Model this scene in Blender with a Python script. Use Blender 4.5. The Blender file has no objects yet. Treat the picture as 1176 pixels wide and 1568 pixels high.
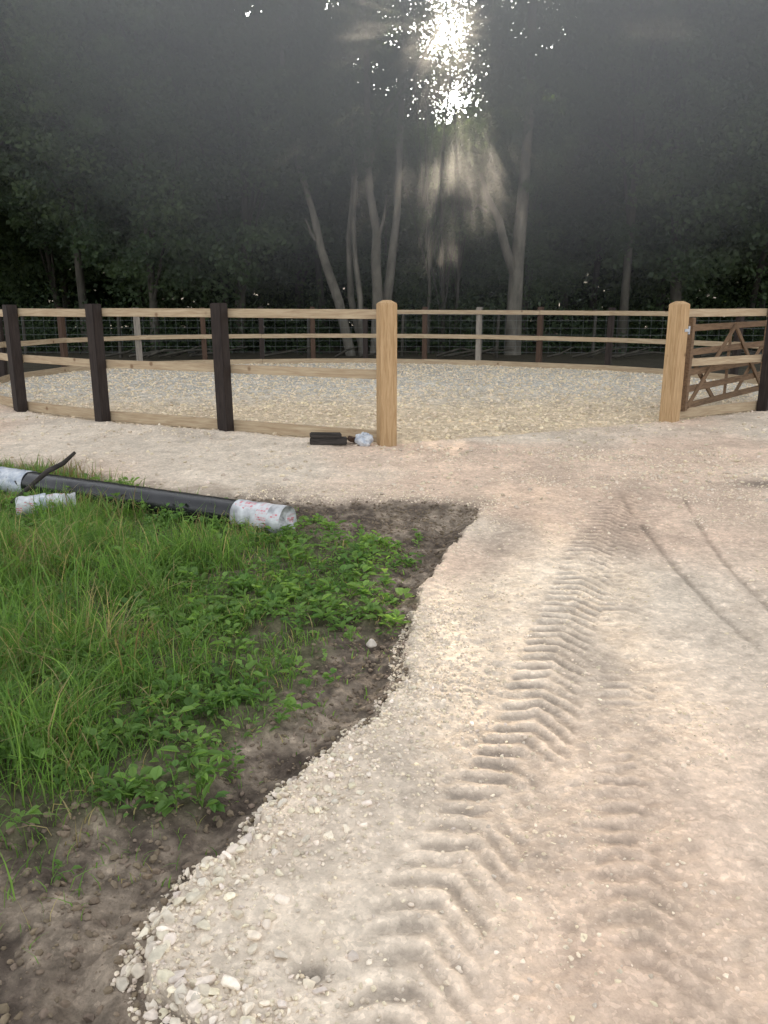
import bpy, bmesh, math, random
import numpy as np
from mathutils import Vector, Matrix, Euler
R = np.random.RandomState(7); random.seed(7)
D = bpy.data; SC = bpy.context.scene
def link(o, parent=None):
    SC.collection.objects.link(o)
    if parent is not None: o.parent = parent
    return o
def empty(name, loc=(0,0,0), rz=0):
    e = D.objects.new(name, None); e.location = loc; e.rotation_euler = (0,0,rz); e.empty_display_size=.2
    return link(e)
# ------------------------------------------------------------ numpy noise
def _h(ix, iy, s):
    v = np.sin(ix*127.1+iy*311.7+s*74.7)*43758.5453
    return v-np.floor(v)
def vn(x, y, sc, s=0):
    x = x/sc+s*3.17; y = y/sc-s*1.73
    ix = np.floor(x); iy = np.floor(y); fx = x-ix; fy = y-iy
    fx = fx*fx*(3-2*fx); fy = fy*fy*(3-2*fy)
    a=_h(ix,iy,s); b=_h(ix+1,iy,s); c=_h(ix,iy+1,s); d=_h(ix+1,iy+1,s)
    return (a*(1-fx)+b*fx)*(1-fy)+(c*(1-fx)+d*fx)*fy
def fbm(x, y, sc, s=0, o=3):
    t = 0; a = 1; n = 0
    for i in range(o):
        t = t+a*vn(x*.8+y*.6,y*.8-x*.6,sc/(2**i),s+i*11); n += a; a *= .5
    return t/n
def ss(a,b,x):
    t = np.clip((x-a)/(b-a),0,1); return t*t*(3-2*t)
def sdist(px,py,poly):
    n=len(poly); md=np.full(px.shape,1e9); ins=np.zeros(px.shape,bool)
    for i in range(n):
        ax,ay=poly[i]; bx,by=poly[(i+1)%n]
        ex,ey=bx-ax,by-ay; L=ex*ex+ey*ey
        t=np.clip(((px-ax)*ex+(py-ay)*ey)/L,0,1)
        md=np.minimum(md,(px-ax-t*ex)**2+(py-ay-t*ey)**2)
        if ay!=by:
            c=((ay>py)!=(by>py))&(px<(bx-ax)*(py-ay)/(by-ay)+ax)
            ins^=c
    md=np.sqrt(md); return np.where(ins,md,-md)
def smooth_path(p, k=8):
    out=[]
    for i in range(len(p)-1):
        p0=p[max(i-1,0)];p1=p[i];p2=p[i+1];p3=p[min(i+2,len(p)-1)]
        for j in range(k):
            t=j/k
            out.append(tuple(.5*((2*p1[c])+(-p0[c]+p2[c])*t+(2*p0[c]-5*p1[c]+4*p2[c]-p3[c])*t*t+(-p0[c]+3*p1[c]-3*p2[c]+p3[c])*t**3) for c in range(2)))
    out.append(tuple(p[-1])); return out
def path_sd(px,py,pts):
    best=np.full(px.shape,1e9); S=np.zeros(px.shape); Dd=np.zeros(px.shape); acc=0
    for i in range(len(pts)-1):
        ax,ay=pts[i];bx,by=pts[i+1];ex,ey=bx-ax,by-ay;L=math.hypot(ex,ey)
        t=np.clip(((px-ax)*ex+(py-ay)*ey)/(L*L),0,1)
        dx=px-ax-t*ex;dy=py-ay-t*ey;d=np.hypot(dx,dy)
        m=d<best
        best=np.where(m,d,best);S=np.where(m,acc+t*L,S)
        Dd=np.where(m,np.sign(ex*dy-ey*dx)*d,Dd); acc+=L
    return S,Dd,best
# ------------------------------------------------------------ layout
EDGE=[(-.9,6.15),(-.604,6.06),(-.144,6.12),(.635,5.914),(.614,5.39),(.418,4.78),(.246,4.229),(.125,3.533),(.107,3.24),(.091,2.99),
 (.005,2.745),(-.156,2.49),(-.273,2.292),(-.3625,2.103),(-.37,1.99),(-.5176,1.872),(-.5505,1.69),(-.577,1.555),(-.51,1.455),(-.376,1.373),(-.25,1.2),(-.2,.5),(-.2,-8)]
VERGE=EDGE+[(-22,-8),(-22,11.5),(-14,10.5),(-7,8.7),(-3.75,7.64),(-3.0,7.4),(-2.3,6.77),(-1.85,6.45),(-1.3,6.25)]
GRASS=[(-.9,5.55),(-.5,5.35),(-.05,5.05),(.05,4.85),(.08,4.4),(-.05,3.62),(-.2,3.24),(-.33,2.88),(-.44,2.58),(-.62,2.33),(-.85,2.10),(-1.12,1.93),(-2,1.6),(-22,1.0),
 (-22,11.2),(-14,10.1),(-7,8.4),(-3.75,7.4),(-3.1,7.1),(-2.4,6.5),(-2.0,6.25),(-1.5,5.9)]
RING=[(.028,8.57),(-1.90,9.48),(-3.64,10.28),(-5.15,11.3),(-6.4,12.6),(-7.2,14.2),(-7.5,15.9),(-7.1,18.0),(-5.89,19.5),(-4.45,20.1),(-3.06,20.36),(-1.8,20.6),
 (-.47,20.6),(1.02,20.36),(2.32,19.95),(3.67,19.2),(5.09,18.37),(6.1,17.3),(6.95,16.0),(7.4,14.5),(6.9,12.8),(5.42,11.37),(3.67,10.3)]
T1=smooth_path([(.02,1.2),(.09,1.59),(.2,1.86),(.352,2.185),(.543,2.624),(.755,3.24),(1.05,4.07),(1.416,5.07),(1.85,6.06),(2.3,7.0)])
T2=smooth_path([(1.70,2.6),(1.68,3.17),(1.67,3.6),(1.68,3.97),(1.72,4.646),(1.87,5.96),(2.0,6.8)])
T3=smooth_path([(1.95,2.4),(1.93,3.31),(1.95,3.785),(2.05,4.646),(2.33,5.96),(2.55,6.8)])
T4=smooth_path([(.55,1.1),(.72,1.9),(.90,2.6),(1.15,3.5),(1.5,4.8),(1.9,5.9)])
T5=smooth_path([(.45,1.3),(.42,2.2),(.40,3.1),(.55,4.2),(.8,5.2),(1.2,6.4)])
def chevrons(x,y,T,hw,pitch,thr,seed):
    s1,d1,_=path_sd(x,y,T)
    tn=fbm(x,y,.24,seed)
    inside=ss(hw+.025,hw-.02,np.abs(d1)+.04*(fbm(x,y,.07,seed+2)-.5))*ss(thr-.14,thr+.14,tn)
    ph=(s1+np.abs(d1)*.75*np.where(d1<0,1.25,.55)+.026*vn(x,y,.06,seed+1)+.035*fbm(x,y,.3,seed+3))/pitch
    lug=ss(.12,.42,np.abs((ph-np.floor(ph))-.5))
    amp=.7+.5*_h(np.floor(ph),np.sign(d1),seed)
    return (lug-.55)*inside*amp,inside,d1
def terrain(x,y,full=True):
    wob=.07*(fbm(x,y,.16,1)-.5)+.03*(vn(x,y,.035,2)-.5)
    far=ss(5,6.2,y)
    sv=sdist(x,y,VERGE)+wob+far*.35*(fbm(x,y,.5,3)-.5)
    w=.02+.10*far
    vm=ss(-w,w,sv)
    gsd=sdist(x,y,GRASS); gs=gsd+.5*(fbm(x,y,.35,4)-.5)+.15*(vn(x,y,.08,14)-.5)
    gm=ss(-.05,.12,gs)*vm
    ar=sdist(x,y,RING); am=ss(-.03,.03,ar)
    fl=ss(0,.8,y-(11.9+.33*np.abs(x))+.8*(fbm(x,y,.8,5)-.5))*(1-am)
    c1,in1,d1=chevrons(x,y,T1,.14,.088,.30,6); c4,in4,d4=chevrons(x,y,T4,.12,.075,.50,46)
    _,_,b2=path_sd(x,y,T2); _,_,b3=path_sd(x,y,T3); _,_,b5=path_sd(x,y,T5)
    fade=ss(6.7,5.6,y)
    chev=(c1+.6*c4)*fade; inside=np.clip(in1+in4,0,1)*fade
    lane=np.exp(-(d1/.17)**2)*fade
    hole=np.exp(-(((x+.17)/.05)**2+((y-1.52)/.035)**2))
    zr=.024*(fbm(x,y,.9,20)-.5)+.020*(fbm(x,y,.14,21,4)-.5)*(1-.55*inside)+.010*(vn(x,y,.028,22)-.5)*(1-.55*inside)
    zr+= .0115*chev-.006*lane + .012*np.exp(-(np.abs(sv)/.08)**2)-.02*hole
    brk2=ss(.25,.45,fbm(x,y,.4,47)); 
    zr+= (-.011*np.exp(-(b2/.024)**2)*brk2-.010*np.exp(-(b3/.022)**2)*brk2)*fade-.010*np.exp(-(d4/.10)**2)*fade-.008*np.exp(-(b5/.12)**2)*fade
    zr+= .04*(fbm(x,y,.22,27)-.5)*ss(5.8,8,y)
    zv=-.035+.06*(fbm(x,y,.3,23)-.5)+.055*(fbm(x,y,.085,24,4)-.5)-.026*np.exp(-((sv-.14)/.05)**2)
    zv=zv+gm*.03
    za=.03*(fbm(x,y,.8,26)-.5)+.03*(vn(x,y,.10,28)-.5)-.02*ss(.6,0,ar)
    zf=.06*fbm(x,y,1.2,29)-.02
    z=zr*(1-vm)+zv*vm; z=z*(1-am)+za*am; z=z*(1-fl)+zf*fl
    if not full: return z,sv,gs,ar,np.abs(inside)
    def C(*c): return np.array(c)[None,:]
    n1=fbm(x,y,.9,30,4)[:,None]; n2=fbm(x,y,.22,31,4)[:,None]; n3=fbm(x,y,.06,32)[:,None]; n4=fbm(x,y,2.2,33)[:,None]; n5=fbm(x,y,.5,34,4)[:,None]
    warm=np.clip(ss(.38,.66,n4)+.7*ss(4.5,1.2,y)[:,None]*ss(-.1,.9,x)[:,None],0,1)
    cr=C(.70,.595,.475)*(1-warm)+C(.69,.52,.395)*warm
    cr=cr*(.72+.50*n1)*(.72+.54*n2)*(.82+.36*n3)
    dirtiness=ss(.52,.72,n1)*.42+ss(.58,.75,n2)*.4
    cr=cr*(1-dirtiness)+C(.41,.33,.25)*dirtiness
    damp=ss(.50,.66,n5)*ss(.2,.9,x)[:,None]*.30
    cr=cr*(1-damp)+C(.36,.29,.225)*damp
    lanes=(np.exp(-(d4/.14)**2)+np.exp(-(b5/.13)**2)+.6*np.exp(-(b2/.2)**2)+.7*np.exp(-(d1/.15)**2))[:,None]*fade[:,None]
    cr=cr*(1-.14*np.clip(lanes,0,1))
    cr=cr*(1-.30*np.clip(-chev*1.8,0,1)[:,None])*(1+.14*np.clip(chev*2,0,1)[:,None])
    fd=(fade*brk2)[:,None]
    cr=cr*(1-.36*fd*np.exp(-(b2/.022)**2)[:,None])*(1-.32*fd*np.exp(-(b3/.02)**2)[:,None])
    cr=cr*(1-.7*hole[:,None])
    pd_=ss(.35,0,np.hypot((x-3.25)/1.4,(y-6.6)/.9)+.3*(n2[:,0]-.5))[:,None]*.75
    cr=cr*(1-pd_)+C(.15,.12,.095)*pd_
    mudedge=ss(.6,.0,-sv)[:,None]*ss(4.4,6,y)[:,None]*ss(.35,.6,n2)
    cr=cr*(1-.6*mudedge)+C(.24,.19,.145)*.6*mudedge
    cv=C(.075,.057,.044)+(C(.28,.225,.17)-C(.075,.057,.044))*ss(.30,.70,n2*.5+n3*.5)
    dust=ss(.5,.75,n1)*ss(.6,.0,np.abs(sv))[:,None]*.4
    cv=cv*(1-dust)+C(.34,.28,.215)*dust
    gg=C(.075,.078,.036)*(.7+.6*n3)
    cv=cv*(1-.7*gm[:,None])+gg*.7*gm[:,None]
    ag=ss(11.0,15.0,y+2*(n4[:,0]-.5))[:,None]
    ca=(C(.66,.53,.37)*(1-ag)+C(.60,.56,.49)*ag)*(.66+.60*n2)*(.80+.4*n3)
    cf=C(.05,.044,.03)*(.6+.8*n2)
    v_=vm[:,None]; a_=am[:,None]; f_=fl[:,None]
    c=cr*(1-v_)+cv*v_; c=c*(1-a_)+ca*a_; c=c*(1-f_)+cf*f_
    kind=np.where(ar>0,2,np.where((sv>0)|(fl>.5),0,1))
    return z,c,kind,sv,gs
# ------------------------------------------------------------ mesh helpers
def mk(name, v, f, mat, col=None, smooth=False, parent=None, do_link=True):
    v=np.asarray(v,dtype=np.float32); f=np.asarray(f,dtype=np.int32); k=f.shape[1]
    me=D.meshes.new(name); me.vertices.add(len(v)); me.vertices.foreach_set('co',v.ravel())
    me.loops.add(f.size); me.loops.foreach_set('vertex_index',f.ravel())
    me.polygons.add(len(f)); me.polygons.foreach_set('loop_start',np.arange(len(f),dtype=np.int32)*k)
    me.update(calc_edges=True)
    me.polygons.foreach_set('use_smooth',np.full(len(f),smooth))
    if col is not None:
        a=me.color_attributes.new('Col','FLOAT_COLOR','POINT')
        c4=np.ones((len(v),4),dtype=np.float32); c4[:,:3]=col; a.data.foreach_set('color',c4.ravel())
    me.materials.append(mat)
    if not do_link: return me
    return link(D.objects.new(name,me),parent)
def tube_arr(pts, rad, n=8, off=0):
    V=[];F=[]
    for i,p in enumerate(pts):
        p=Vector(p); a=Vector(pts[max(i-1,0)]); b=Vector(pts[min(i+1,len(pts)-1)])
        t=(b-a).normalized(); u=t.cross(Vector((.31,.95,.1))).normalized(); w=t.cross(u)
        for j in range(n):
            an=2*math.pi*j/n; r=rad[i]*(1+.06*math.sin(3*an+i))
            V.append(tuple(p+u*math.cos(an)*r+w*math.sin(an)*r))
    for i in range(len(pts)-1):
        for j in range(n):
            F.append((off+i*n+j,off+i*n+(j+1)%n,off+(i+1)*n+(j+1)%n,off+(i+1)*n+j))
    return V,F
def tubes(name, lst, mat, n=8, parent=None):
    V=[];F=[]
    for p,r in lst:
        v,f=tube_arr(p,r,n,len(V)); V+=v;F+=f
    return mk(name,V,F,mat,smooth=True,parent=parent)
def box(name,size,loc,rot,mat,parent=None,bev=.006,taper_top=0,jit=0):
    bm=bmesh.new(); bmesh.ops.create_cube(bm,size=1)
    for v in bm.verts: v.co=Vector((v.co.x*size[0],v.co.y*size[1],v.co.z*size[2]))
    if taper_top>0:
        top=[f for f in bm.faces if f.normal.z>.9]
        r=bmesh.ops.inset_region(bm,faces=top,thickness=min(size[0],size[1])*.42,depth=0)
        bm.verts.ensure_lookup_table()
        top=[f for f in bm.faces if f.normal.z>.99 and abs(f.calc_center_median().x)<.01 and abs(f.calc_center_median().y)<.01]
        for v in top[0].verts: v.co.z+=taper_top
    if bev>0: bmesh.ops.bevel(bm,geom=[e for e in bm.edges if e.calc_length()>.03],offset=bev,segments=2,affect='EDGES')
    me=D.meshes.new(name); bm.to_mesh(me); bm.free(); me.materials.append(mat)
    o=D.objects.new(name,me); o.location=loc; o.rotation_euler=rot
    return link(o,parent)
# ------------------------------------------------------------ materials
def newmat(name):
    m=D.materials.new(name); m.use_nodes=True; nt=m.node_tree; b=nt.nodes['Principled BSDF']
    b.inputs['Roughness'].default_value=.9; b.inputs['Specular IOR Level'].default_value=.2
    return m,nt,nt.nodes,nt.links,b
def N(nt,t,**k):
    n=nt.nodes.new(t)
    for a,v in k.items(): setattr(n,a,v)
    return n
def ground_mat(name, pscale, contrast, bump, rough=.95, nzr=(.74,1.22)):
    m,nt,ns,lk,b=newmat(name); b.inputs['Roughness'].default_value=rough
    at=N(nt,'ShaderNodeAttribute',attribute_name='Col'); tc=N(nt,'ShaderNodeTexCoord')
    vo=N(nt,'ShaderNodeTexVoronoi'); vo.inputs['Scale'].default_value=pscale
    nz=N(nt,'ShaderNodeTexNoise'); nz.inputs['Scale'].default_value=pscale*.3; nz.inputs['Detail'].default_value=5; nz.inputs['Roughness'].default_value=.75
    wn=N(nt,'ShaderNodeTexNoise'); wn.inputs['Scale'].default_value=pscale*.5; wn.inputs['Detail'].default_value=1
    wa=N(nt,'ShaderNodeVectorMath',operation='MULTIPLY_ADD'); wa.inputs[1].default_value=(.6/pscale,)*3
    lk.new(tc.outputs['Object'],wn.inputs[0]); lk.new(wn.outputs['Color'],wa.inputs[0]); lk.new(tc.outputs['Object'],wa.inputs[2])
    lk.new(wa.outputs[0],vo.inputs[0]); lk.new(tc.outputs['Object'],nz.inputs[0])
    s1=N(nt,'ShaderNodeSeparateColor'); lk.new(vo.outputs['Color'],s1.inputs[0])
    def mr(src,a,b_,c,d):
        r=N(nt,'ShaderNodeMapRange'); r.inputs[1].default_value=a;r.inputs[2].default_value=b_;r.inputs[3].default_value=c;r.inputs[4].default_value=d
        lk.new(src,r.inputs[0]); return r.outputs[0]
    def mul(a,b_,op='MULTIPLY'):
        r=N(nt,'ShaderNodeMath',operation=op); lk.new(a,r.inputs[0])
        if isinstance(b_,float): r.inputs[1].default_value=b_
        else: lk.new(b_,r.inputs[1])
        return r.outputs[0]
    f=mr(s1.outputs[0],.6,1,1-contrast*.5,1+contrast)
    f=mul(f,mr(nz.outputs[0],.32,.68,nzr[0],nzr[1]))
    mx=N(nt,'ShaderNodeVectorMath',operation='SCALE'); lk.new(at.outputs['Color'],mx.inputs[0]); lk.new(f,mx.inputs['Scale'])
    lk.new(mx.outputs[0],b.inputs['Base Color'])
    h=mul(mul(vo.outputs['Distance'],mr(s1.outputs[0],.3,1,-.1,-1.1)),mul(nz.outputs[0],2.4),'ADD')
    bp=N(nt,'ShaderNodeBump'); bp.inputs['Strength'].default_value=bump; bp.inputs['Distance'].default_value=.5/pscale
    lk.new(h,bp.inputs['Height']); lk.new(bp.outputs[0],b.inputs['Normal'])
    return m
M_track=ground_mat('track_limestone',70,.16,.65,nzr=(.76,1.2))
M_soil=ground_mat('soil',55,.22,.9,nzr=(.60,1.42))
M_arena=ground_mat('arena_gravel',24,.25,.8)
def col_mat(name, nscale=40, transl=0.0, rough=.85, amt=.3, tint=(1.6,1.7,.7,1)):
    m,nt,ns,lk,b=newmat(name); b.inputs['Roughness'].default_value=rough
    at=N(nt,'ShaderNodeAttribute',attribute_name='Col')
    if transl>0:
        lk.new(at.outputs['Color'],b.inputs['Base Color'])
        t=N(nt,'ShaderNodeBsdfTranslucent'); g=N(nt,'ShaderNodeVectorMath',operation='MULTIPLY'); g.inputs[1].default_value=tint[:3]
        lk.new(at.outputs['Color'],g.inputs[0]); lk.new(g.outputs[0],t.inputs[0])
        s=N(nt,'ShaderNodeMixShader'); s.inputs[0].default_value=transl
        lk.new(b.outputs[0],s.inputs[1]); lk.new(t.outputs[0],s.inputs[2]); lk.new(s.outputs[0],ns['Material Output'].inputs[0])
    elif nscale is None:
        d=N(nt,'ShaderNodeBsdfDiffuse'); lk.new(at.outputs['Color'],d.inputs[0]); lk.new(d.outputs[0],ns['Material Output'].inputs[0])
    else:
        tc=N(nt,'ShaderNodeTexCoord')
        nz=N(nt,'ShaderNodeTexNoise'); nz.inputs['Scale'].default_value=nscale; nz.inputs['Detail'].default_value=3
        lk.new(tc.outputs['Object'],nz.inputs[0])
        r=N(nt,'ShaderNodeMapRange'); r.inputs[1].default_value=.3;r.inputs[2].default_value=.7;r.inputs[3].default_value=1-amt;r.inputs[4].default_value=1+amt
        lk.new(nz.outputs[0],r.inputs[0])
        mx=N(nt,'ShaderNodeVectorMath',operation='SCALE'); lk.new(at.outputs['Color'],mx.inputs[0]); lk.new(r.outputs[0],mx.inputs['Scale'])
        lk.new(mx.outputs[0],b.inputs['Base Color'])
        bp=N(nt,'ShaderNodeBump'); bp.inputs['Strength'].default_value=.5; bp.inputs['Distance'].default_value=.004
        lk.new(nz.outputs[0],bp.inputs['Height']); lk.new(bp.outputs[0],b.inputs['Normal'])
    return m
M_stone=col_mat('limestone',60,0,.9,.16)
M_grass=col_mat('grass_blade',30,.45,.5,.2,(1.5,1.5,.85,1))
M_leaf=col_mat('tree_leaf',.8,.45,.6,.35,(1.7,1.75,1.0,1))
M_leafD=col_mat('distant_leaf',None,0,.8,.4)
def tex_mat(name,c1,c2,scale=(1,1,1),nscale=8,rough=.85,bump=.3,bd=.004,knots=False,spec=.2):
    m,nt,ns,lk,b=newmat(name); b.inputs['Roughness'].default_value=rough; b.inputs['Specular IOR Level'].default_value=spec
    tc=N(nt,'ShaderNodeTexCoord'); mp=N(nt,'ShaderNodeMapping'); mp.inputs['Scale'].default_value=scale
    oi=N(nt,'ShaderNodeObjectInfo'); ad=N(nt,'ShaderNodeVectorMath',operation='ADD')
    sc=N(nt,'ShaderNodeMath',operation='MULTIPLY'); sc.inputs[1].default_value=37.; lk.new(oi.outputs['Random'],sc.inputs[0])
    lk.new(tc.outputs['Object'],ad.inputs[0]); lk.new(sc.outputs[0],ad.inputs[1]); lk.new(ad.outputs[0],mp.inputs[0])
    nz=N(nt,'ShaderNodeTexNoise'); nz.inputs['Scale'].default_value=nscale; nz.inputs['Detail'].default_value=6; nz.inputs['Roughness'].default_value=.65
    nz.inputs['Distortion'].default_value=.6
    lk.new(mp.outputs[0],nz.inputs[0])
    cr=N(nt,'ShaderNodeValToRGB'); cr.color_ramp.elements[0].position=.32; cr.color_ramp.elements[1].position=.68
    cr.color_ramp.elements[0].color=(*c1,1); cr.color_ramp.elements[1].color=(*c2,1)
    lk.new(nz.outputs[0],cr.inputs[0]); src=cr.outputs[0]
    if knots:
        vo=N(nt,'ShaderNodeTexVoronoi'); vo.inputs['Scale'].default_value=3.2; lk.new(ad.outputs[0],vo.inputs[0])
        r=N(nt,'ShaderNodeMapRange'); r.inputs[1].default_value=.05;r.inputs[2].default_value=.12;r.inputs[3].default_value=.75;r.inputs[4].default_value=0
        lk.new(vo.outputs['Distance'],r.inputs[0])
        mx=N(nt,'ShaderNodeMix',data_type='RGBA'); lk.new(r.outputs[0],mx.inputs[0]); lk.new(src,mx.inputs[6]); mx.inputs[7].default_value=(.12,.06,.03,1); src=mx.outputs[2]
    lk.new(src,b.inputs['Base Color'])
    bp=N(nt,'ShaderNodeBump'); bp.inputs['Strength'].default_value=bump; bp.inputs['Distance'].default_value=bd
    lk.new(nz.outputs[0],bp.inputs['Height']); lk.new(bp.outputs[0],b.inputs['Normal'])
    return m
M_postW=tex_mat('treated_post_wood',(.28,.175,.085),(.48,.33,.185),(10,10,.7),5,knots=True)
M_rail=tex_mat('sawn_rail_wood',(.28,.20,.125),(.45,.36,.245),(.6,8,8),5,knots=True)
M_black=tex_mat('creosoted_post',(.014,.010,.009),(.038,.028,.024),(8,8,.8),6,rough=.7)
M_brown=tex_mat('weathered_post',(.04,.025,.018),(.09,.055,.038),(8,8,.8),6)
M_gate=tex_mat('gate_wood',(.09,.055,.032),(.21,.135,.08),(.8,8,8),5)
M_greypost=tex_mat('pale_post',(.16,.14,.12),(.30,.27,.23),(8,8,1),6)
M_bark=tex_mat('bark',(.02,.019,.015),(.07,.064,.052),(1,1,.35),5,bump=.8,bd=.03)
M_barkLit=tex_mat('lit_bark',(.045,.042,.034),(.15,.138,.115),(1,1,.4),4,bump=.6,bd=.02)  # paler bark copy: light on the lit trunks put into its colour
M_pipe=tex_mat('black_polythene',(.006,.006,.007),(.016,.016,.018),(.5,3,3),6,rough=.25,bump=.5,bd=.01,spec=.45)
M_dark=tex_mat('dark_offcut',(.018,.016,.014),(.06,.05,.045),(1,6,6),6)
M_metal=tex_mat('galvanised_steel',(.30,.32,.34),(.45,.47,.5),(1,1,1),20,rough=.4)
M_wire=tex_mat('fence_wire',(.10,.105,.105),(.18,.19,.19),(1,1,1),20,rough=.6)
def label_mat():
    m,nt,ns,lk,b=newmat('printed_white_wrap'); b.inputs['Roughness'].default_value=.35; b.inputs['Specular IOR Level'].default_value=.5
    tc=N(nt,'ShaderNodeTexCoord'); br=N(nt,'ShaderNodeTexBrick'); br.inputs['Scale'].default_value=16
    br.inputs['Color1'].default_value=(.50,.03,.06,1); br.inputs['Color2'].default_value=(.50,.51,.52,1); br.inputs['Mortar'].default_value=(.50,.51,.52,1)
    br.inputs['Mortar Size'].default_value=.03; br.inputs['Bias'].default_value=.25; br.inputs['Brick Width'].default_value=.35; br.inputs['Row Height'].default_value=.22
    mp=N(nt,'ShaderNodeMapping'); mp.inputs['Rotation'].default_value=(math.radians(90),0,0); lk.new(tc.outputs['Object'],mp.inputs[0]); lk.new(mp.outputs[0],br.inputs[0])
    sp=N(nt,'ShaderNodeSeparateXYZ'); lk.new(tc.outputs['Object'],sp.inputs[0])
    r=N(nt,'ShaderNodeMath',operation='COMPARE'); r.inputs[1].default_value=.15; r.inputs[2].default_value=.045; lk.new(sp.outputs[0],r.inputs[0])
    nz=N(nt,'ShaderNodeTexNoise'); nz.inputs['Scale'].default_value=7; lk.new(tc.outputs['Object'],nz.inputs[0])
    g=N(nt,'ShaderNodeMath',operation='GREATER_THAN'); g.inputs[1].default_value=.62; lk.new(nz.outputs[0],g.inputs[0])
    m_=N(nt,'ShaderNodeMath',operation='MAXIMUM'); lk.new(r.outputs[0],m_.inputs[0]); lk.new(g.outputs[0],m_.inputs[1])
    n3=N(nt,'ShaderNodeTexNoise'); n3.inputs['Scale'].default_value=11; n3.inputs['Detail'].default_value=6; lk.new(tc.outputs['Object'],n3.inputs[0])
    cr=N(nt,'ShaderNodeValToRGB'); cr.color_ramp.elements[0].position=.35; cr.color_ramp.elements[1].position=.6
    cr.color_ramp.elements[0].color=(.24,.24,.25,1); cr.color_ramp.elements[1].color=(.55,.56,.57,1); lk.new(n3.outputs[0],cr.inputs[0])
    mx=N(nt,'ShaderNodeMix',data_type='RGBA'); lk.new(m_.outputs[0],mx.inputs[0]); lk.new(cr.outputs[0],mx.inputs[6]); lk.new(br.outputs[0],mx.inputs[7])
    lk.new(mx.outputs[2],b.inputs['Base Color'])
    n2=N(nt,'ShaderNodeTexNoise'); n2.inputs['Scale'].default_value=25; n2.inputs['Detail'].default_value=5; lk.new(tc.outputs['Object'],n2.inputs[0])
    bp=N(nt,'ShaderNodeBump'); bp.inputs['Strength'].default_value=.8; bp.inputs['Distance'].default_value=.012; lk.new(n2.outputs[0],bp.inputs['Height']); lk.new(bp.outputs[0],b.inputs['Normal'])
    return m
M_label=label_mat()
M_plastic=tex_mat('white_polythene',(.25,.29,.36),(.62,.63,.64),(1,1,1),14,rough=.3,bump=.9,bd=.02,spec=.5)
# ------------------------------------------------------------ ground
def grow(a,b,st0,rate,cap):
    o=[];x=a;st=st0
    while x<b:
        o.append(x); x+=st; st=min(st*rate,cap)
    return o
xs_r=grow(2.5,9,.011,1.03,.09); xs_r+=grow(xs_r[-1]+.1,420,.12,1.16,60)
xs_l=[-(v-2.5+1.7) for v in xs_r][::-1]
xs=np.array(xs_l+list(np.arange(-1.69,2.49,.010))+xs_r)
ys=[]; y=1.15
while y<6: ys.append(y); y+=max(.007,.0035*y)
while y<24: ys.append(y); y+=.0068*y
st=.2
while y<900: ys.append(y); y+=st; st*=1.15
yb=[1.14-v for v in grow(.0,300,.03,1.2,60)][::-1]
ys=np.array(yb+ys)
XX,YY=np.meshgrid(xs,ys); fx=XX.ravel(); fy=YY.ravel()
z,c,kind,sv,gs=terrain(fx,fy)
z=z+ss(60,130,fy)*9*(.7+.6*fbm(fx,fy,60,40))   # land rises behind the wood
V=np.stack([fx,fy,z],1); nx=len(xs); ny=len(ys)
ii=(np.arange(ny-1)[:,None]*nx+np.arange(nx-1)[None,:]).ravel()
F=np.stack([ii,ii+1,ii+1+nx,ii+nx],1)
fk=kind[ii]
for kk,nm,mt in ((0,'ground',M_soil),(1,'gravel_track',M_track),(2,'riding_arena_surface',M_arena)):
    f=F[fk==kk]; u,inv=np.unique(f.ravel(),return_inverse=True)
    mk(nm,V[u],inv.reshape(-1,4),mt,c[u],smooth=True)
# ------------------------------------------------------------ stones
def ico(sub):
    bm=bmesh.new(); bmesh.ops.create_icosphere(bm,subdivisions=sub,radius=1)
    v=np.array([x.co[:] for x in bm.verts]); f=np.array([[q.index for q in p.verts] for p in bm.faces]); bm.free(); return v,f
def rotm(n):
    q=R.randn(n,4); q/=np.linalg.norm(q,axis=1)[:,None]; w,x,y,z=q.T
    return np.stack([1-2*(y*y+z*z),2*(x*y-z*w),2*(x*z+y*w),2*(x*y+z*w),1-2*(x*x+z*z),2*(y*z-x*w),2*(x*z-y*w),2*(y*z+x*w),1-2*(x*x+y*y)],1).reshape(n,3,3)
def stones(name,x,y,zz,r,sub,basec,sink=.25,smooth=False,cuts=5,tr=(.5,.85),jit=.12):
    bv,bf=ico(sub); n=len(x)
    sc=np.stack([np.ones(n),R.uniform(.6,.95,n),R.uniform(.45,.8,n)],1)
    v=bv[None]*(1+R.uniform(-jit,jit,(n,len(bv),1)))
    for k in range(cuts):
        d=R.randn(n,3); d/=np.linalg.norm(d,axis=1)[:,None]; t=R.uniform(tr[0],tr[1],n)
        pr=np.einsum('nij,nj->ni',v,d); ex=np.clip(pr-t[:,None],0,None); v=v-ex[:,:,None]*d[:,None,:]
    v=v*sc[:,None,:]
    v=np.einsum('nij,nkj->nki',rotm(n),v); v[:,:,2]*=.8
    v=v*r[:,None,None]+np.stack([x,y,zz+r*(.6-sink*1.2)],1)[:,None,:]
    f=(bf[None]+np.arange(n)[:,None,None]*len(bv)).reshape(-1,3)
    cc=basec*R.uniform(.68,1.12,(n,1))*np.stack([np.ones(n),R.uniform(.95,1.0,n),R.uniform(.84,.97,n)],1)
    cc=np.repeat(cc,len(bv),0)
    return mk(name,v.reshape(-1,3),f,M_stone,cc,smooth)
def sample(n,x0,x1,y0,y1): return R.uniform(x0,x1,n),R.uniform(y0,y1,n)
x,y=sample(60000,-.9,.5,1.1,3.8); z_,s_,g_,a_,i_=terrain(x,y,False)
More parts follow.
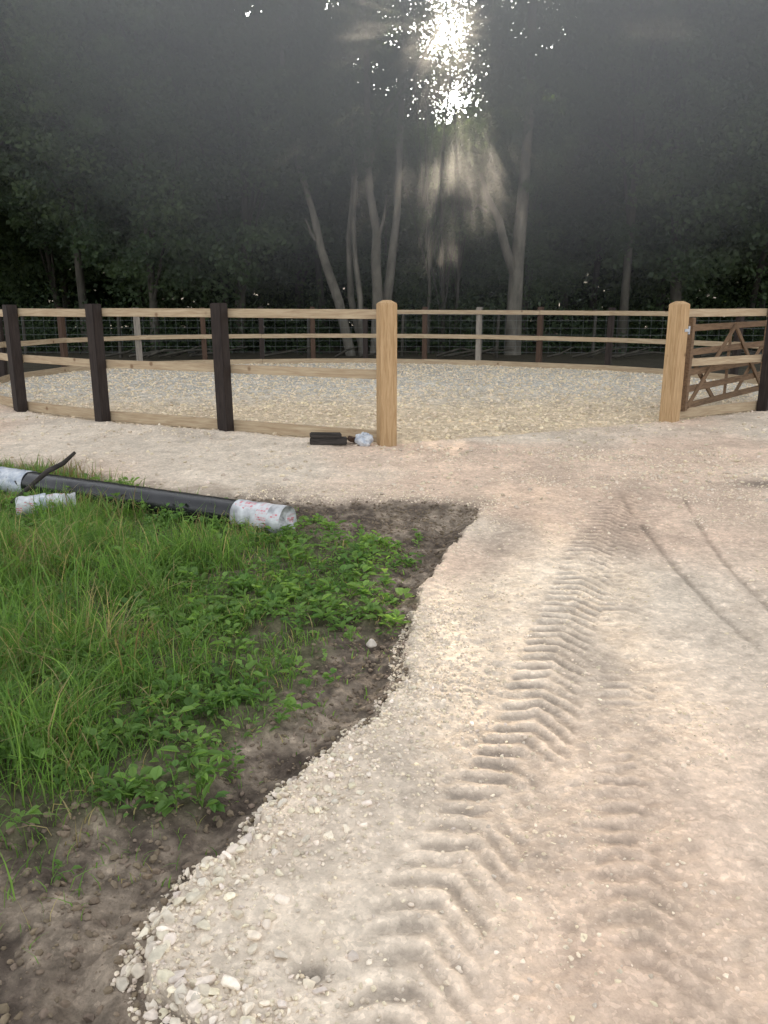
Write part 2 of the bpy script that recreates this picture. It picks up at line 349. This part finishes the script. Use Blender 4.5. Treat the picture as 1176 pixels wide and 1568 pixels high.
k=(s_<.045)&(R.rand(len(x))<(np.exp(np.clip(s_,-9,0)/.07)*.10+.005*ss(-.5,-.1,s_))*ss(4.0,2.0,y))
r=R.uniform(.009,.027,k.sum())*(.55+.6*ss(3.2,1.6,y[k])); stones('edge_stones',x[k],y[k],z_[k],r,3,np.array([.72,.65,.56]),.4,cuts=11,tr=(.42,.72),jit=.03)
k=(s_<.06)&(R.rand(len(x))<np.exp(np.clip(s_,-9,0)/.16)*.5)
r=R.uniform(.003,.011,k.sum()); stones('edge_gravel',x[k],y[k],z_[k],r,1,np.array([.68,.60,.51]),.4)
x,y=sample(90000,-1.2,3.6,1.2,8.3); z_,s_,g_,a_,i_=terrain(x,y,False)
cl=ss(.46,.72,fbm(x,y,.45,50))
k=(s_<.02)&(a_<0)&(R.rand(len(x))<(.05+.55*cl)*(1-.7*i_)+.5*np.exp(-np.abs(s_)/.12))
r=(.002+.0080*R.rand(k.sum())**2.6)*(1+.12*(y[k]-1)); stones('track_chippings',x[k],y[k],z_[k],r,1,np.array([.70,.60,.49]),.55)
x,y=sample(4500,-.6,2.6,1.2,6.5); z_,s_,g_,a_,i_=terrain(x,y,False)
k=(s_<-.05)&(R.rand(len(x))<(.08+.7*ss(.50,.72,fbm(x,y,.45,50)))*(1-.8*i_))
r=R.uniform(.007,.018,k.sum()); stones('embedded_track_stones',x[k],y[k],z_[k]-r*.3,r,2,np.array([.74,.64,.53]),.45,cuts=9,tr=(.42,.75),jit=.03)
x,y=sample(22000,-8,8,5.8,11.5); z_,s_,g_,a_,i_=terrain(x,y,False)
k=(s_<.02)&(a_<-.02)&(R.rand(len(x))<.18+.6*ss(.45,.7,fbm(x,y,.7,51)))
r=(.006+.028*R.rand(k.sum())**2.8); stones('track_clods',x[k],y[k],z_[k],r,1,np.array([.60,.52,.43]),.4)
x,y=sample(28000,-7.5,7.5,8.6,20.7); z_,s_,g_,a_,i_=terrain(x,y,False)
k=(a_>.05); r=(.012+.030*R.rand(k.sum())**2)
stones('arena_gravel',x[k],y[k],z_[k],r,1,np.array([.68,.58,.45]),.4)
x,y=sample(36000,-2,.8,1.2,6.2); z_,s_,g_,a_,i_=terrain(x,y,False)
k=(s_>.0)&(g_<.12)&(R.rand(len(x))<.6); r=(.003+.017*R.rand(k.sum())**2.5); stones('soil_crumbs',x[k],y[k],z_[k],r,1,np.array([.19,.15,.115]),.4)
stones('white_stone',np.array([-.055]),np.array([3.36]),np.array([-.02]),np.array([.028]),2,np.array([.65,.6,.54]),.2)
# ------------------------------------------------------------ grass
def blades(name,x,y,zz,h,w,cols,mat,lean=.5):
    n=len(x); a=R.uniform(0,6.28,n); b=R.uniform(0,6.28,n); bend=R.uniform(.1,1,n)*lean
    dx=np.cos(b);dy=np.sin(b); sx=np.cos(a);sy=np.sin(a); V=[]
    for t,ww in ((0,.8),(.35,1),(.7,.7),(1,.08)):
        out=h*bend*t*t; up=h*t*(1-.45*bend*t)
        cx=x+dx*out;cy=y+dy*out;cz=zz+up-.005
        for sg in (-1,1): V.append(np.stack([cx+sg*sx*w*ww*.5,cy+sg*sy*w*ww*.5,cz],1))
    V=np.stack(V,1).reshape(-1,3)
    f=np.array([[0,1,3,2],[2,3,5,4],[4,5,7,6]]); f=(f[None]+np.arange(n)[:,None,None]*8).reshape(-1,4)
    return mk(name,V,f,mat,np.repeat(cols,8,0))
x,y=sample(230000,-4.2,.2,1.5,7.4); z_,s_,g_,a_,i_=terrain(x,y,False)
tall=ss(-.45,-1.35,x+.45*(fbm(x,y,.5,60)-.5))
cl=ss(.34,.58,fbm(x,y,.20,61)); bare=ss(.68,.56,fbm(x,y,.45,67))
den=(.12+.65*cl*(.6+.5*tall)+.30*tall)*ss(-.02,.22,g_)*(.45+.55*bare)+.14*ss(-.38,0,g_)*cl
k=(s_>.05)&(R.rand(len(x))<den*.68)
x,y,zz,tl,g2=x[k],y[k],z_[k],tall[k],g_[k]; n=len(x)
tuft=fbm(x,y,.3,66)
h=(.028+.075*R.rand(n)+tl*(.02+.21*R.rand(n)**1.6)*(.35+1.4*ss(.35,.65,tuft)))*(.55+.45*ss(-.1,.4,g2))*np.where(y>4.9,.6,1.)
w=R.uniform(.0024,.0058,n)*(1+.12*(y-2))
m1=R.rand(n)[:,None]; base=np.array([.085,.185,.038])*(1-m1)+np.array([.20,.32,.08])*m1
dry=(R.rand(n)<.09+.26*ss(.54,.74,fbm(x,y,.4,62)))[:,None]; base=np.where(dry,np.array([.37,.30,.16]),base)*R.uniform(.6,1.2,(n,1))
blades('grass',x,y,zz,h,w,base,M_grass,1.1)
x,y=sample(22000,-3.4,.25,1.7,6.6); z_,s_,g_,a_,i_=terrain(x,y,False)
k=(s_>.06)&(R.rand(len(x))<(.16+.9*ss(.42,.60,fbm(x,y,.22,63)))*ss(-.2,.1,g_)*(1-.75*ss(-.95,-1.5,x))*.45)
x,y,zz=x[k],y[k],z_[k]
P=len(x); nl=7; X=np.repeat(x,nl);Y=np.repeat(y,nl);Z=np.repeat(zz,nl); n=P*nl
az=R.uniform(0,6.28,n); el=R.uniform(.1,1.0,n); L=np.repeat(.018+.055*R.rand(P)**1.4,nl)*R.uniform(.5,1.2,n); st=R.uniform(.0,.7,n)*L
d=np.stack([np.cos(az)*np.cos(el),np.sin(az)*np.cos(el),np.sin(el)],1); sd=np.stack([-np.sin(az),np.cos(az),0*az],1); up=np.cross(sd,d)*-1
up=np.where(up[:,2:3]<0,-up,up)
o=np.stack([X,Y,Z+.004+R.uniform(0,.045,n)+.05*ss(-.9,-1.4,X)],1)+d*st[:,None]; wd=L*np.repeat(R.uniform(.12,.32,P),nl)
def P_(t,s,u): return o+d*(L*t)[:,None]+sd*(wd*s)[:,None]+up*(L*u)[:,None]-np.array([0,0,1])*(L*.35*t*t)[:,None]
VV=np.stack([P_(0,0,0),P_(.3,1,.10),P_(.7,.8,.08),P_(1,0,0),P_(.7,-.8,.08),P_(.3,-1,.10)],1).reshape(-1,3)
f=np.array([[0,1,2,3],[0,3,4,5]]); f=(f[None]+np.arange(n)[:,None,None]*6).reshape(-1,4)
mm=np.repeat(R.rand(P),nl)[:,None]; cc=(np.array([.085,.175,.045])*(1-mm)+np.array([.20,.32,.085])*mm)*R.uniform(.7,1.2,(n,1))
mk('broadleaf_weeds',VV,f,M_grass,np.repeat(cc,6,0))
x=np.concatenate([R.normal(-2.05,.18,160),R.normal(-2.75,.25,200),R.uniform(-3.8,-1.5,260),R.uniform(-2,-1.0,160)]); y=np.concatenate([R.normal(5.42,.12,160),R.normal(6.6,.2,200),R.uniform(6.3,7.0,260),R.uniform(2,3.2,160)])
z_,s_,g_,a_,i_=terrain(x,y,False); k=s_>.1
x,y,z_=x[k],y[k],z_[k]; n=len(x)
cc=np.where(R.rand(n,1)<.5,np.array([.22,.16,.08]),np.array([.15,.22,.07]))*R.uniform(.6,1.2,(n,1))
blades('tall_weeds',x,y,z_,R.uniform(.08,.30,n),R.uniform(.005,.010,n),cc,M_grass,.6)
# ------------------------------------------------------------ fence
fence=empty('post_and_rail_fence')
CEN=Vector((0,15.0))
def zt(y): return 1.37-.12*min(max((y-10)/8,0),1)
pale={14,8}
pts=RING
for i in range(1,len(pts)-1):
    x,y=pts[i]; H=zt(y)+.12+random.uniform(-.015,.015)
    nearp = y<13.5
    mt = M_black if nearp else (M_greypost if i in pale else (M_brown if i%2 else M_black))
    s=.145 if nearp else .12
    a=Vector(pts[i-1]);b=Vector(pts[i+1]); an=math.atan2((b-a).y,(b-a).x)
    box('post_%d'%i,(s,s,H+.1),(x,y,(H-.1)/2),(random.uniform(-.012,.012),random.uniform(-.012,.012),an),mt,fence,.008)
def rail(a,b,zc,hh,th,mat,nm,off):
    a=Vector(a);b=Vector(b); d=b-a; nrm=Vector((-d.y,d.x)).normalized(); mid=(a+b)/2
    if (CEN-mid).dot(nrm)<0: nrm=-nrm
    c=mid+nrm*off
    box(nm,(d.length-.006,th,hh),(c.x,c.y,zc),(random.uniform(-.01,.01),random.uniform(-.003,.003),math.atan2(d.y,d.x)),mat,fence,.004)
for i in range(len(pts)-1):
    a,b=pts[i],pts[i+1]; ym=(a[1]+b[1])/2; zt_=zt(ym)
    o=.075+.022
    if ym>13.5: o=.06+.022
    o+=random.uniform(0,.003)
    rail(a,b,zt_,.10,.038,M_rail,'top_rail_%d'%i,o)
    rail(a,b,zt_*.535,.10,.038,M_rail,'middle_rail_%d'%i,o)
    rail(a,b,.06 if ym<13 else .04,.13,.036,M_rail,'gravel_board_%d'%i,o)
def gatepost(x,y,an,H):
    e=empty('timber_gate_post',(x,y,0),an)
    box('post',(.185,.185,H+.1),(0,0,(H-.1)/2-.02),(0,0,0),M_postW,e,.006,taper_top=.035)
    return e
g1=gatepost(.028,8.57,.22,1.5); g2=gatepost(3.70,10.3,.62,1.49)
box('hinge_plate',(.09,.008,.035),(.06,-.098,1.15),(0,0,0),M_metal,g2,.002)
box('hinge_pin',(.03,.03,.10),(.12,-.08,1.15),(0,0,0),M_metal,g2,.004)
ga=math.atan2(.75,.66); gate=empty('timber_field_gate',(3.93,10.50,0),ga); GL=3.3
box('hanging_stile',(.10,.07,1.20),(.05,0,.70),(0,0,0),M_gate,gate,.006)
box('closing_stile',(.075,.07,1.12),(GL-.04,0,.66),(0,0,0),M_gate,gate,.006)
for j,zc in enumerate((.16,.38,.60,.86,1.17)):
    box('bar_%d'%j,(GL-.18,.03,.085),(GL/2,0,zc),(0,0,0),M_gate,gate,.004)
def brace(x0,z0,x1,z1,off,nm):
    L=math.hypot(x1-x0,z1-z0); box(nm,(L,.022,.075),((x0+x1)/2,off,(z0+z1)/2),(0,-math.atan2(z1-z0,x1-x0),0),M_gate,gate,.004)
brace(.1,.16,1.65,1.17,-.028,'brace_1'); brace(1.65,1.17,3.2,.16,-.028,'brace_2'); brace(.1,.86,1.2,.16,.028,'brace_3'); brace(2.1,.16,3.2,.86,.028,'brace_4')
box('brace_5',(.075,.022,1.05),(1.65,.028,.665),(0,0,0),M_gate,gate,.004)
wl=[]
for zc in (.15,.3,.45,.62,.8,1.0,1.15): wl.append(([(-14,22.3,zc),(0,22.5,zc),(14,21.6,zc)],[.004]*3))
for xx in np.arange(-12,12,.3):
    yy=22.5-(.2*abs(xx)/14 if xx<0 else .9*xx/14); wl.append(([(xx,yy,.1),(xx,yy,1.15)],[.0035]*2))
wf=empty('wire_stock_fence'); tubes('wires',wl,M_wire,3,wf)
tubes('stakes',[([(xx,22.55-(.9*xx/14 if xx>0 else .2*abs(xx)/14),-.1),(xx+.03,22.55-(.9*xx/14 if xx>0 else .2*abs(xx)/14),1.3)],[.05,.045]) for xx in np.arange(-12.5,13,2.6)],M_bark,7,wf)
# ------------------------------------------------------------ pipe
def crumple_tube(name,x0,x1,r,mat,parent,amp,nx_=40,nr=36,cap=True):
    V=[];F=[];sd=random.random()*50
    I,J=np.meshgrid(np.arange(nx_+1),np.arange(nr),indexing='ij'); xx=x0+(x1-x0)*I/nx_; a=2*math.pi*J/nr
    nn=fbm(xx+.6*np.cos(a)*r+sd,np.sin(a)*r+.5*np.cos(a)*r+sd,.05,70,3)-.5; rr=r+amp*nn
    V=[tuple(q) for q in np.stack([xx,np.cos(a)*rr,np.sin(a)*rr],-1).reshape(-1,3)]
    for i in range(nx_):
        for j in range(nr): F.append((i*nr+j,i*nr+(j+1)%nr,(i+1)*nr+(j+1)%nr,(i+1)*nr+j))
    if cap:
        for (base,xe) in ((0,x0),(nx_*nr,x1)):
            s=len(V); sg=-1 if base else 1
            for j in range(nr): a=2*math.pi*j/nr; V.append((xe+sg*.03+random.uniform(-.008,.008),math.cos(a)*r*.5,math.sin(a)*r*.5))
            for j in range(nr): F.append((base+j,base+(j+1)%nr,s+(j+1)%nr,s+j))
            s2=len(V)
            for j in range(nr): a=2*math.pi*j/nr; V.append((xe+sg*.02,math.cos(a)*.001,math.sin(a)*.001))
            for j in range(nr): F.append((s+j,s+(j+1)%nr,s2+(j+1)%nr,s2+j))
    return mk(name,V,F,mat,smooth=True,parent=parent)
pa=Vector((-.64,5.10)); pb=Vector((-4.1,6.88)); pd=(pb-pa)
pipe=empty('black_plastic_pipe',(pa.x,pa.y,.085),math.atan2(pd.y,pd.x)); PL=pd.length
crumple_tube('pipe_body',.06,PL,.102,M_pipe,pipe,.006,120,32)
crumple_tube('printed_end_wrap',0,.40,.107,M_label,pipe,.010,50,40)
crumple_tube('white_wrap',2.45,2.85,.108,M_plastic,pipe,.02,40,36)
crumple_tube('white_wrap_end',3.0,PL-.02,.108,M_plastic,pipe,.02,40,36)
p2=empty('wrapped_pipe_offcut',(-2.62,5.50,.08),.35)
crumple_tube('wrap',0,.40,.075,M_label,p2,.03,30,28); crumple_tube('collar',.12,.2,.083,M_plastic,p2,.02,12,28)
tubes('dark_stick',[([(-2.85,5.80,.0),(-2.7,5.82,.12),(-2.52,5.85,.27),(-2.40,5.86,.33),(-2.31,5.87,.41)],[.012,.016,.02,.018,.012])],M_dark,8)
off=empty('dark_timber_offcut',(-.60,8.52,.0),.05)
box('lower_block',(.40,.14,.07),(0,0,.045),(0,0,.0),M_dark,off,.008); box('upper_block',(.34,.12,.05),(-.03,.0,.106),(0,.03,.08),M_dark,off,.01)
box('broken_end',(.12,.08,.05),(.27,.03,.05),(.2,.3,.5),M_brown,off,.008)
bv,bf=ico(4); nn=np.array([fbm(bv[:,0]*.5+3,bv[:,1]*.5+bv[:,2]*.7,.35,80,4)]).T-.5
mk('crumpled_plastic_bag',bv*np.array([.085,.07,.085])*(1+1.0*nn)+np.array([-.21,8.45,.075]),bf,M_plastic,smooth=False)
# ------------------------------------------------------------ trees
def leaves(name,c,L,cols,link_=True,parent=None,mat=None):
    n=len(c); az=R.uniform(0,6.28,n); el=R.uniform(-1.1,.7,n)
    d=np.stack([np.cos(az)*np.cos(el),np.sin(az)*np.cos(el),np.sin(el)],1)
    q=R.randn(n,3); q[:,2]*=.5; s=np.cross(d,q); s/=np.linalg.norm(s,axis=1)[:,None]+1e-6
    w=L*R.uniform(.25,.4,n)
    V=np.stack([c,c+d*(L*.45)[:,None]+s*w[:,None],c+d*L[:,None],c+d*(L*.45)[:,None]-s*w[:,None]],1).reshape(-1,3)
    F=np.arange(n*4).reshape(-1,4)
    return mk(name,V,F,mat or M_leaf,np.repeat(cols,4,0),parent=parent,do_link=link_)
GA=np.array([.022,.040,.022]); GB=np.array([.068,.098,.046])
def crown(seed,rx,rz,zc,ncl,per,lsz=(.09,.17)):
    cs=[]
    while len(cs)<ncl:
        p=R.uniform(-1,1,3); r=np.linalg.norm(p)
        if r>1 or R.rand()>r**1.2+.15: continue
        lump=float(vn(np.array([p[0]*2+seed*9]),np.array([p[2]*2.5+p[1]]),.7,seed)[0])
        if lump<.25: continue
        cs.append([p[0]*rx,p[1]*rx,zc+p[2]*rz])
    cs=np.array(cs); rad=R.uniform(.35,.95,ncl)
    q=R.randn(ncl,per,3); q/=np.linalg.norm(q,axis=2)[:,:,None]; q*=R.rand(ncl,per,1)**.5
    P=cs[:,None,:]+q*rad[:,None,None]*np.array([1,1,.55]); P=P.reshape(-1,3)
    t=np.repeat(R.rand(ncl),per)[:,None]*.7+R.rand(ncl*per,1)*.3
    return leaves('crown_foliage',P,R.uniform(lsz[0],lsz[1],ncl*per),(GA*(1-t)+GB*t),False),cs
HI=[crown(1,3.4,5.3,10.0,240,105),crown(2,3.0,5.4,10.2,220,110)]
LO=[crown(3,3.3,7.2,8.6,330,110,(.10,.19)),crown(5,3.7,7.0,8.2,340,110,(.10,.19)),crown(6,3.1,6.8,8.9,300,110,(.10,.19))]
YNG=crown(4,1.9,2.8,3.6,100,100,(.08,.15))
SPR=crown(7,2.3,3.6,6.6,80,75,(.08,.15))
SPR2=crown(8,2.3,3.0,8.8,85,95,(.06,.12))
def limbs(base,H,r0,cs,nb=9,lean=(0,0)):
    out=[]; p=[];rr=[]; ph=random.random()*6
    for i in range(9):
        t=i/8; p.append((lean[0]*t+.22*math.sin(ph+t*5)*t,lean[1]*t+.15*math.cos(ph+t*4)*t,-.2+H*t)); rr.append(r0*(1.35 if i==0 else 1)*(1-.85*t))
    out.append((p,rr))
    idx=np.random.RandomState(int(abs(base[0])*100)+3).choice(len(cs),nb)
    for k in idx:
        c=cs[k]; ti=random.uniform(.22,.7); i=int(ti*8); s=Vector(p[i]); e=Vector((c[0],c[1],max(c[2],s.z+.6)))
        m=(s+e)/2+Vector((random.uniform(-.3,.3),random.uniform(-.3,.3),.5)); r=rr[i]*.42
        q1=s.lerp(m,.5)+Vector((0,0,.1)); out.append(([tuple(s),tuple(q1),tuple(m),tuple(m.lerp(e,.6)),tuple(e)],[r,r*.8,r*.55,r*.35,r*.12]))
    return out
def tree(name,x,y,var,sc,rz,r0,bark,lean=(0,0),stems=None,sx=1.,dz=0):
    me,cs=var; e=empty(name,(x,y,0),0)
    fo=D.objects.new('crown_foliage',me); link(fo,e); fo.rotation_euler=(0,0,rz); fo.scale=(sc*sx,sc*sx,sc); fo.location=(0,0,dz)
    ca=np.array(cs)*np.array([sc*sx,sc*sx,sc]); co,si=math.cos(rz),math.sin(rz)
    ca=np.stack([ca[:,0]*co-ca[:,1]*si,ca[:,0]*si+ca[:,1]*co,ca[:,2]+dz],1)
    l=stems if stems else limbs((x,y),ca[:,2].max()*.85,r0,ca,lean=lean)
    tubes('trunk_and_limbs',l,bark,9,e)
    return e
def S(lst,r0):
    n=len(lst); return (lst,[r0*(1-.65*i/(n-1)) for i in range(n)])
bx,by=-.55,23.2
st=[S([(-.35,0,-.2),(-.72,0,1.5),(-1.0,0,2.3),(-1.2,-.05,2.9),(-1.32,0,3.5),(-1.42,0,3.95),(-1.8,.1,5.2),(-2.1,.2,6.9),(-2.2,.2,9)],.15),
    S([(.3,0,-.2),(.38,0,1.6),(.32,0,2.6),(.34,0,3.4),(.15,0,4.4),(.11,0,5.2),(.1,0,7.5),(-.1,.1,10.5)],.17),
    S([(.5,.1,-.2),(.62,.1,1.4),(.72,.1,2.2),(.80,.1,3.0),(.9,.1,3.8),(.98,.1,5.9),(1.1,.2,8.2),(1.0,.2,11)],.16),
    S([(-.1,.2,-.2),(-.12,.2,1.6),(-.25,.2,2.6),(-.3,.2,3.6),(-.2,.3,5),(-.4,.3,7)],.10),
    S([(.0,.5,-.2),(-.4,.5,1.6),(-.45,.5,3.2),(-.3,.5,4.6),(-.4,.6,7)],.12),
    S([(-1.22,0,3.0),(-1.45,-.1,3.3),(-1.6,-.1,3.7)],.06), S([(.33,0,3.0),(.55,-.1,3.7),(.62,-.1,4.3)],.06), S([(.12,0,4.9),(.5,-.2,6.2),(1.3,-.2,7.2),(2.0,-.2,8.4)],.07)]
tree('multi_stem_tree',bx-.9,by,HI[0],1.0,.4,.1,M_barkLit,stems=[([(q[0]+.9,q[1],q[2]) for q in p],r) for p,r in st],sx=.8,dz=-.3)
st=[S([(0,0,-.2),(.0,0,1.2),(.02,0,2.6),(.1,0,4.2),(.2,.1,6.5),(.1,0,11)],.26),S([(-.02,0,2.2),(-.35,-.1,3.0),(-.55,-.1,3.7),(-.9,-.1,4.3),(-1.1,-.1,4.9)],.15),S([(-.9,-.1,3.9),(-1.15,-.1,4.1),(-1.35,-.1,3.9),(-1.3,-.1,3.7)],.05)]
tree('broadleaf_tree',3.95,23.6,HI[1],.95,2.2,.2,M_barkLit,stems=[([(q[0]-.2,q[1],q[2]) for q in p],r) for p,r in st],sx=.58,dz=-.4)
tree('young_tree',1.8,25.2,SPR,1.0,1.0,.07,M_bark)
tree('slender_tree',1.3,24.3,SPR2,1.0,.5,.06,M_bark)
tree('slender_tree',2.3,26.4,SPR2,.88,2.5,.06,M_bark)
tree('young_tree',.2,27.5,YNG,.95,4.0,.08,M_bark); tree('young_tree',4.6,27,YNG,1.0,5.0,.08,M_bark); tree('young_tree',2.4,28.5,YNG,.72,2.0,.08,M_bark)
rows=[(24.3,[-15.0,-12.0,-9.2,-6.6,-4.4,7.0,9.4,12.2,15.2],1.0),(28.8,[-18,-14.4,-11,-8,-5.3,-2.4,6.8,9.8,13.2,17],1.08),
      (34.5,[-22,-17.5,-13.5,-9.6,-6.2,-3.0,7.8,11.4,15.4,20],1.2)]
ti=0
for ri,(yy,xsr,sc) in enumerate(rows):
    for xx in xsr:
        V_=LO[ti%3]
        if ri==0 and (ti%4==1): V_=HI[ti%2]
        tree('broadleaf_tree',xx+random.uniform(-.6,.6),yy+random.uniform(-.9,.9),V_,sc*random.uniform(.90,1.12),random.uniform(0,6.28),random.uniform(.10,.2),M_barkLit if ti in (7,13) else M_bark,(random.uniform(-1.4,1.4),random.uniform(-.5,.5))); ti+=1
tree('young_tree',2.8,34,YNG,1.15,3.0,.08,M_bark); tree('young_tree',5.6,33,YNG,1.3,2.5,.08,M_bark); tree('young_tree',.3,33,YNG,1.35,2.0,.08,M_bark)
tree('young_tree',3.2,40,SPR,1.3,2.6,.08,M_bark)
n=80000; cx=R.uniform(-22,22,420); cy=R.uniform(23.6,33,420); cr=R.uniform(.4,1.1,420); ch=R.uniform(.5,2.4,420)
i_=R.randint(0,420,n); q=R.randn(n,3); q/=np.linalg.norm(q,axis=1)[:,None]; q*=R.rand(n,1)**.4
P=np.stack([cx[i_]+q[:,0]*cr[i_],cy[i_]+q[:,1]*cr[i_],np.abs(q[:,2])*ch[i_]+.05],1); t=R.rand(n,1)
leaves('woodland_undergrowth',P,R.uniform(.07,.15,n),(GA*(1-t)+GB*t)*.8)
n=130000; X=R.uniform(-48,48,n); Y=R.uniform(44,52,n); ridge=11.0+3.0*fbm(X,Y,5,90)+4.0*ss(4,9,np.abs(X-3.6))-1.6*ss(4,1,np.abs(X-3.6)); Z=R.rand(n)**.9*ridge
t=fbm(X,Z,3,91)[:,None]; leaves('distant_trees',np.stack([X,Y,Z],1),R.uniform(.4,.85,n),(GA*(1-t)+GB*t)*.5,mat=M_leafD)
bl=[]
for i in range(26):
    x=R.uniform(-9,9);y=21.4+R.uniform(-.1,.5);a=R.uniform(-.5,.5);L=R.uniform(.6,2); bl.append(([(x,y,.08),(x+L*.5*math.cos(a),y+L*.2*math.sin(a),.15+R.uniform(0,.15)),(x+L*math.cos(a),y+.3*L*math.sin(a),.1+R.uniform(0,.3))],[.035,.03,.012]))
tubes('fallen_branches',bl,M_bark,6)
# ------------------------------------------------------------ haze volume added to imitate lens flare, hung in front of the wood: thick in the middle, thinning smoothly to nothing at its rim
m=D.materials.new('flare_haze'); m.use_nodes=True; nt=m.node_tree; nt.nodes.clear()
o=nt.nodes.new('ShaderNodeOutputMaterial'); vs=nt.nodes.new('ShaderNodeVolumeScatter'); vs.inputs['Density'].default_value=.115; vs.inputs['Anisotropy'].default_value=.25; vs.inputs['Color'].default_value=(.985,.99,1,1)
nt.links.new(vs.outputs[0],o.inputs['Volume'])
nr,na=26,72; VV=[];FF=[]
for side in (-1,1):
    for i in range(nr+1):
        r=max(i/nr,.002)
        for j in range(na):
            a=2*math.pi*j/na; VV.append((1.0+12.5*r*math.cos(a),16.6+side*(4.6*(1-r*r)**2+.0005),9.4+8.9*r*math.sin(a)))
def q_(s,i,j): return s*(nr+1)*na+i*na+(j%na)
for i in range(nr):
    for j in range(na):
        FF.append((q_(0,i,j),q_(0,i+1,j),q_(0,i+1,j+1),q_(0,i,j+1)))
        FF.append((q_(1,i,j),q_(1,i,j+1),q_(1,i+1,j+1),q_(1,i+1,j)))
for j in range(na): FF.append((q_(0,nr,j),q_(1,nr,j),q_(1,nr,j+1),q_(0,nr,j+1))); FF.append((q_(0,0,j),q_(0,0,j+1),q_(1,0,j+1),q_(1,0,j)))
veil=mk('flare_veil',VV,FF,m,smooth=False)
bm=bmesh.new(); bm.from_mesh(veil.data); bmesh.ops.remove_doubles(bm,verts=bm.verts,dist=.002); bmesh.ops.holes_fill(bm,edges=bm.edges); bmesh.ops.recalc_face_normals(bm,faces=bm.faces); bm.to_mesh(veil.data); bm.free()
# ------------------------------------------------------------ light, sky, camera
el=math.radians(16.3); az=math.radians(4.3)
W=D.worlds.new('World'); SC.world=W; W.use_nodes=True; nt=W.node_tree
sky=nt.nodes.new('ShaderNodeTexSky'); sky.sky_type='NISHITA'; sky.sun_disc=False; sky.sun_elevation=el; sky.sun_rotation=az; sky.dust_density=2.5; sky.air_density=1.0
hs=nt.nodes.new('ShaderNodeHueSaturation'); hs.inputs['Saturation'].default_value=.18; hs.inputs['Value'].default_value=4.1
nt.links.new(sky.outputs[0],hs.inputs['Color']); bg=nt.nodes['Background']; nt.links.new(hs.outputs[0],bg.inputs[0]); bg.inputs[1].default_value=.15
L=D.lights.new('sun','SUN'); L.energy=20; L.angle=math.radians(.55); L.color=(1,.84,.64)
lo=D.objects.new('sun',L); link(lo); sv_=Vector((math.sin(az)*math.cos(el),math.cos(az)*math.cos(el),math.sin(el))); lo.rotation_euler=sv_.to_track_quat('Z','Y').to_euler(); lo.location=(5,60,20)
cam=D.cameras.new('camera'); co=D.objects.new('camera',cam); link(co); SC.camera=co
cam.sensor_fit='VERTICAL'; cam.sensor_height=24; cam.lens=18.67; cam.clip_end=2000; cam.clip_start=.05
co.location=(0,0,1.5); co.rotation_euler=(math.radians(75.2),0,0)
SC.view_settings.view_transform='Standard'; SC.view_settings.look='None'; SC.view_settings.exposure=0
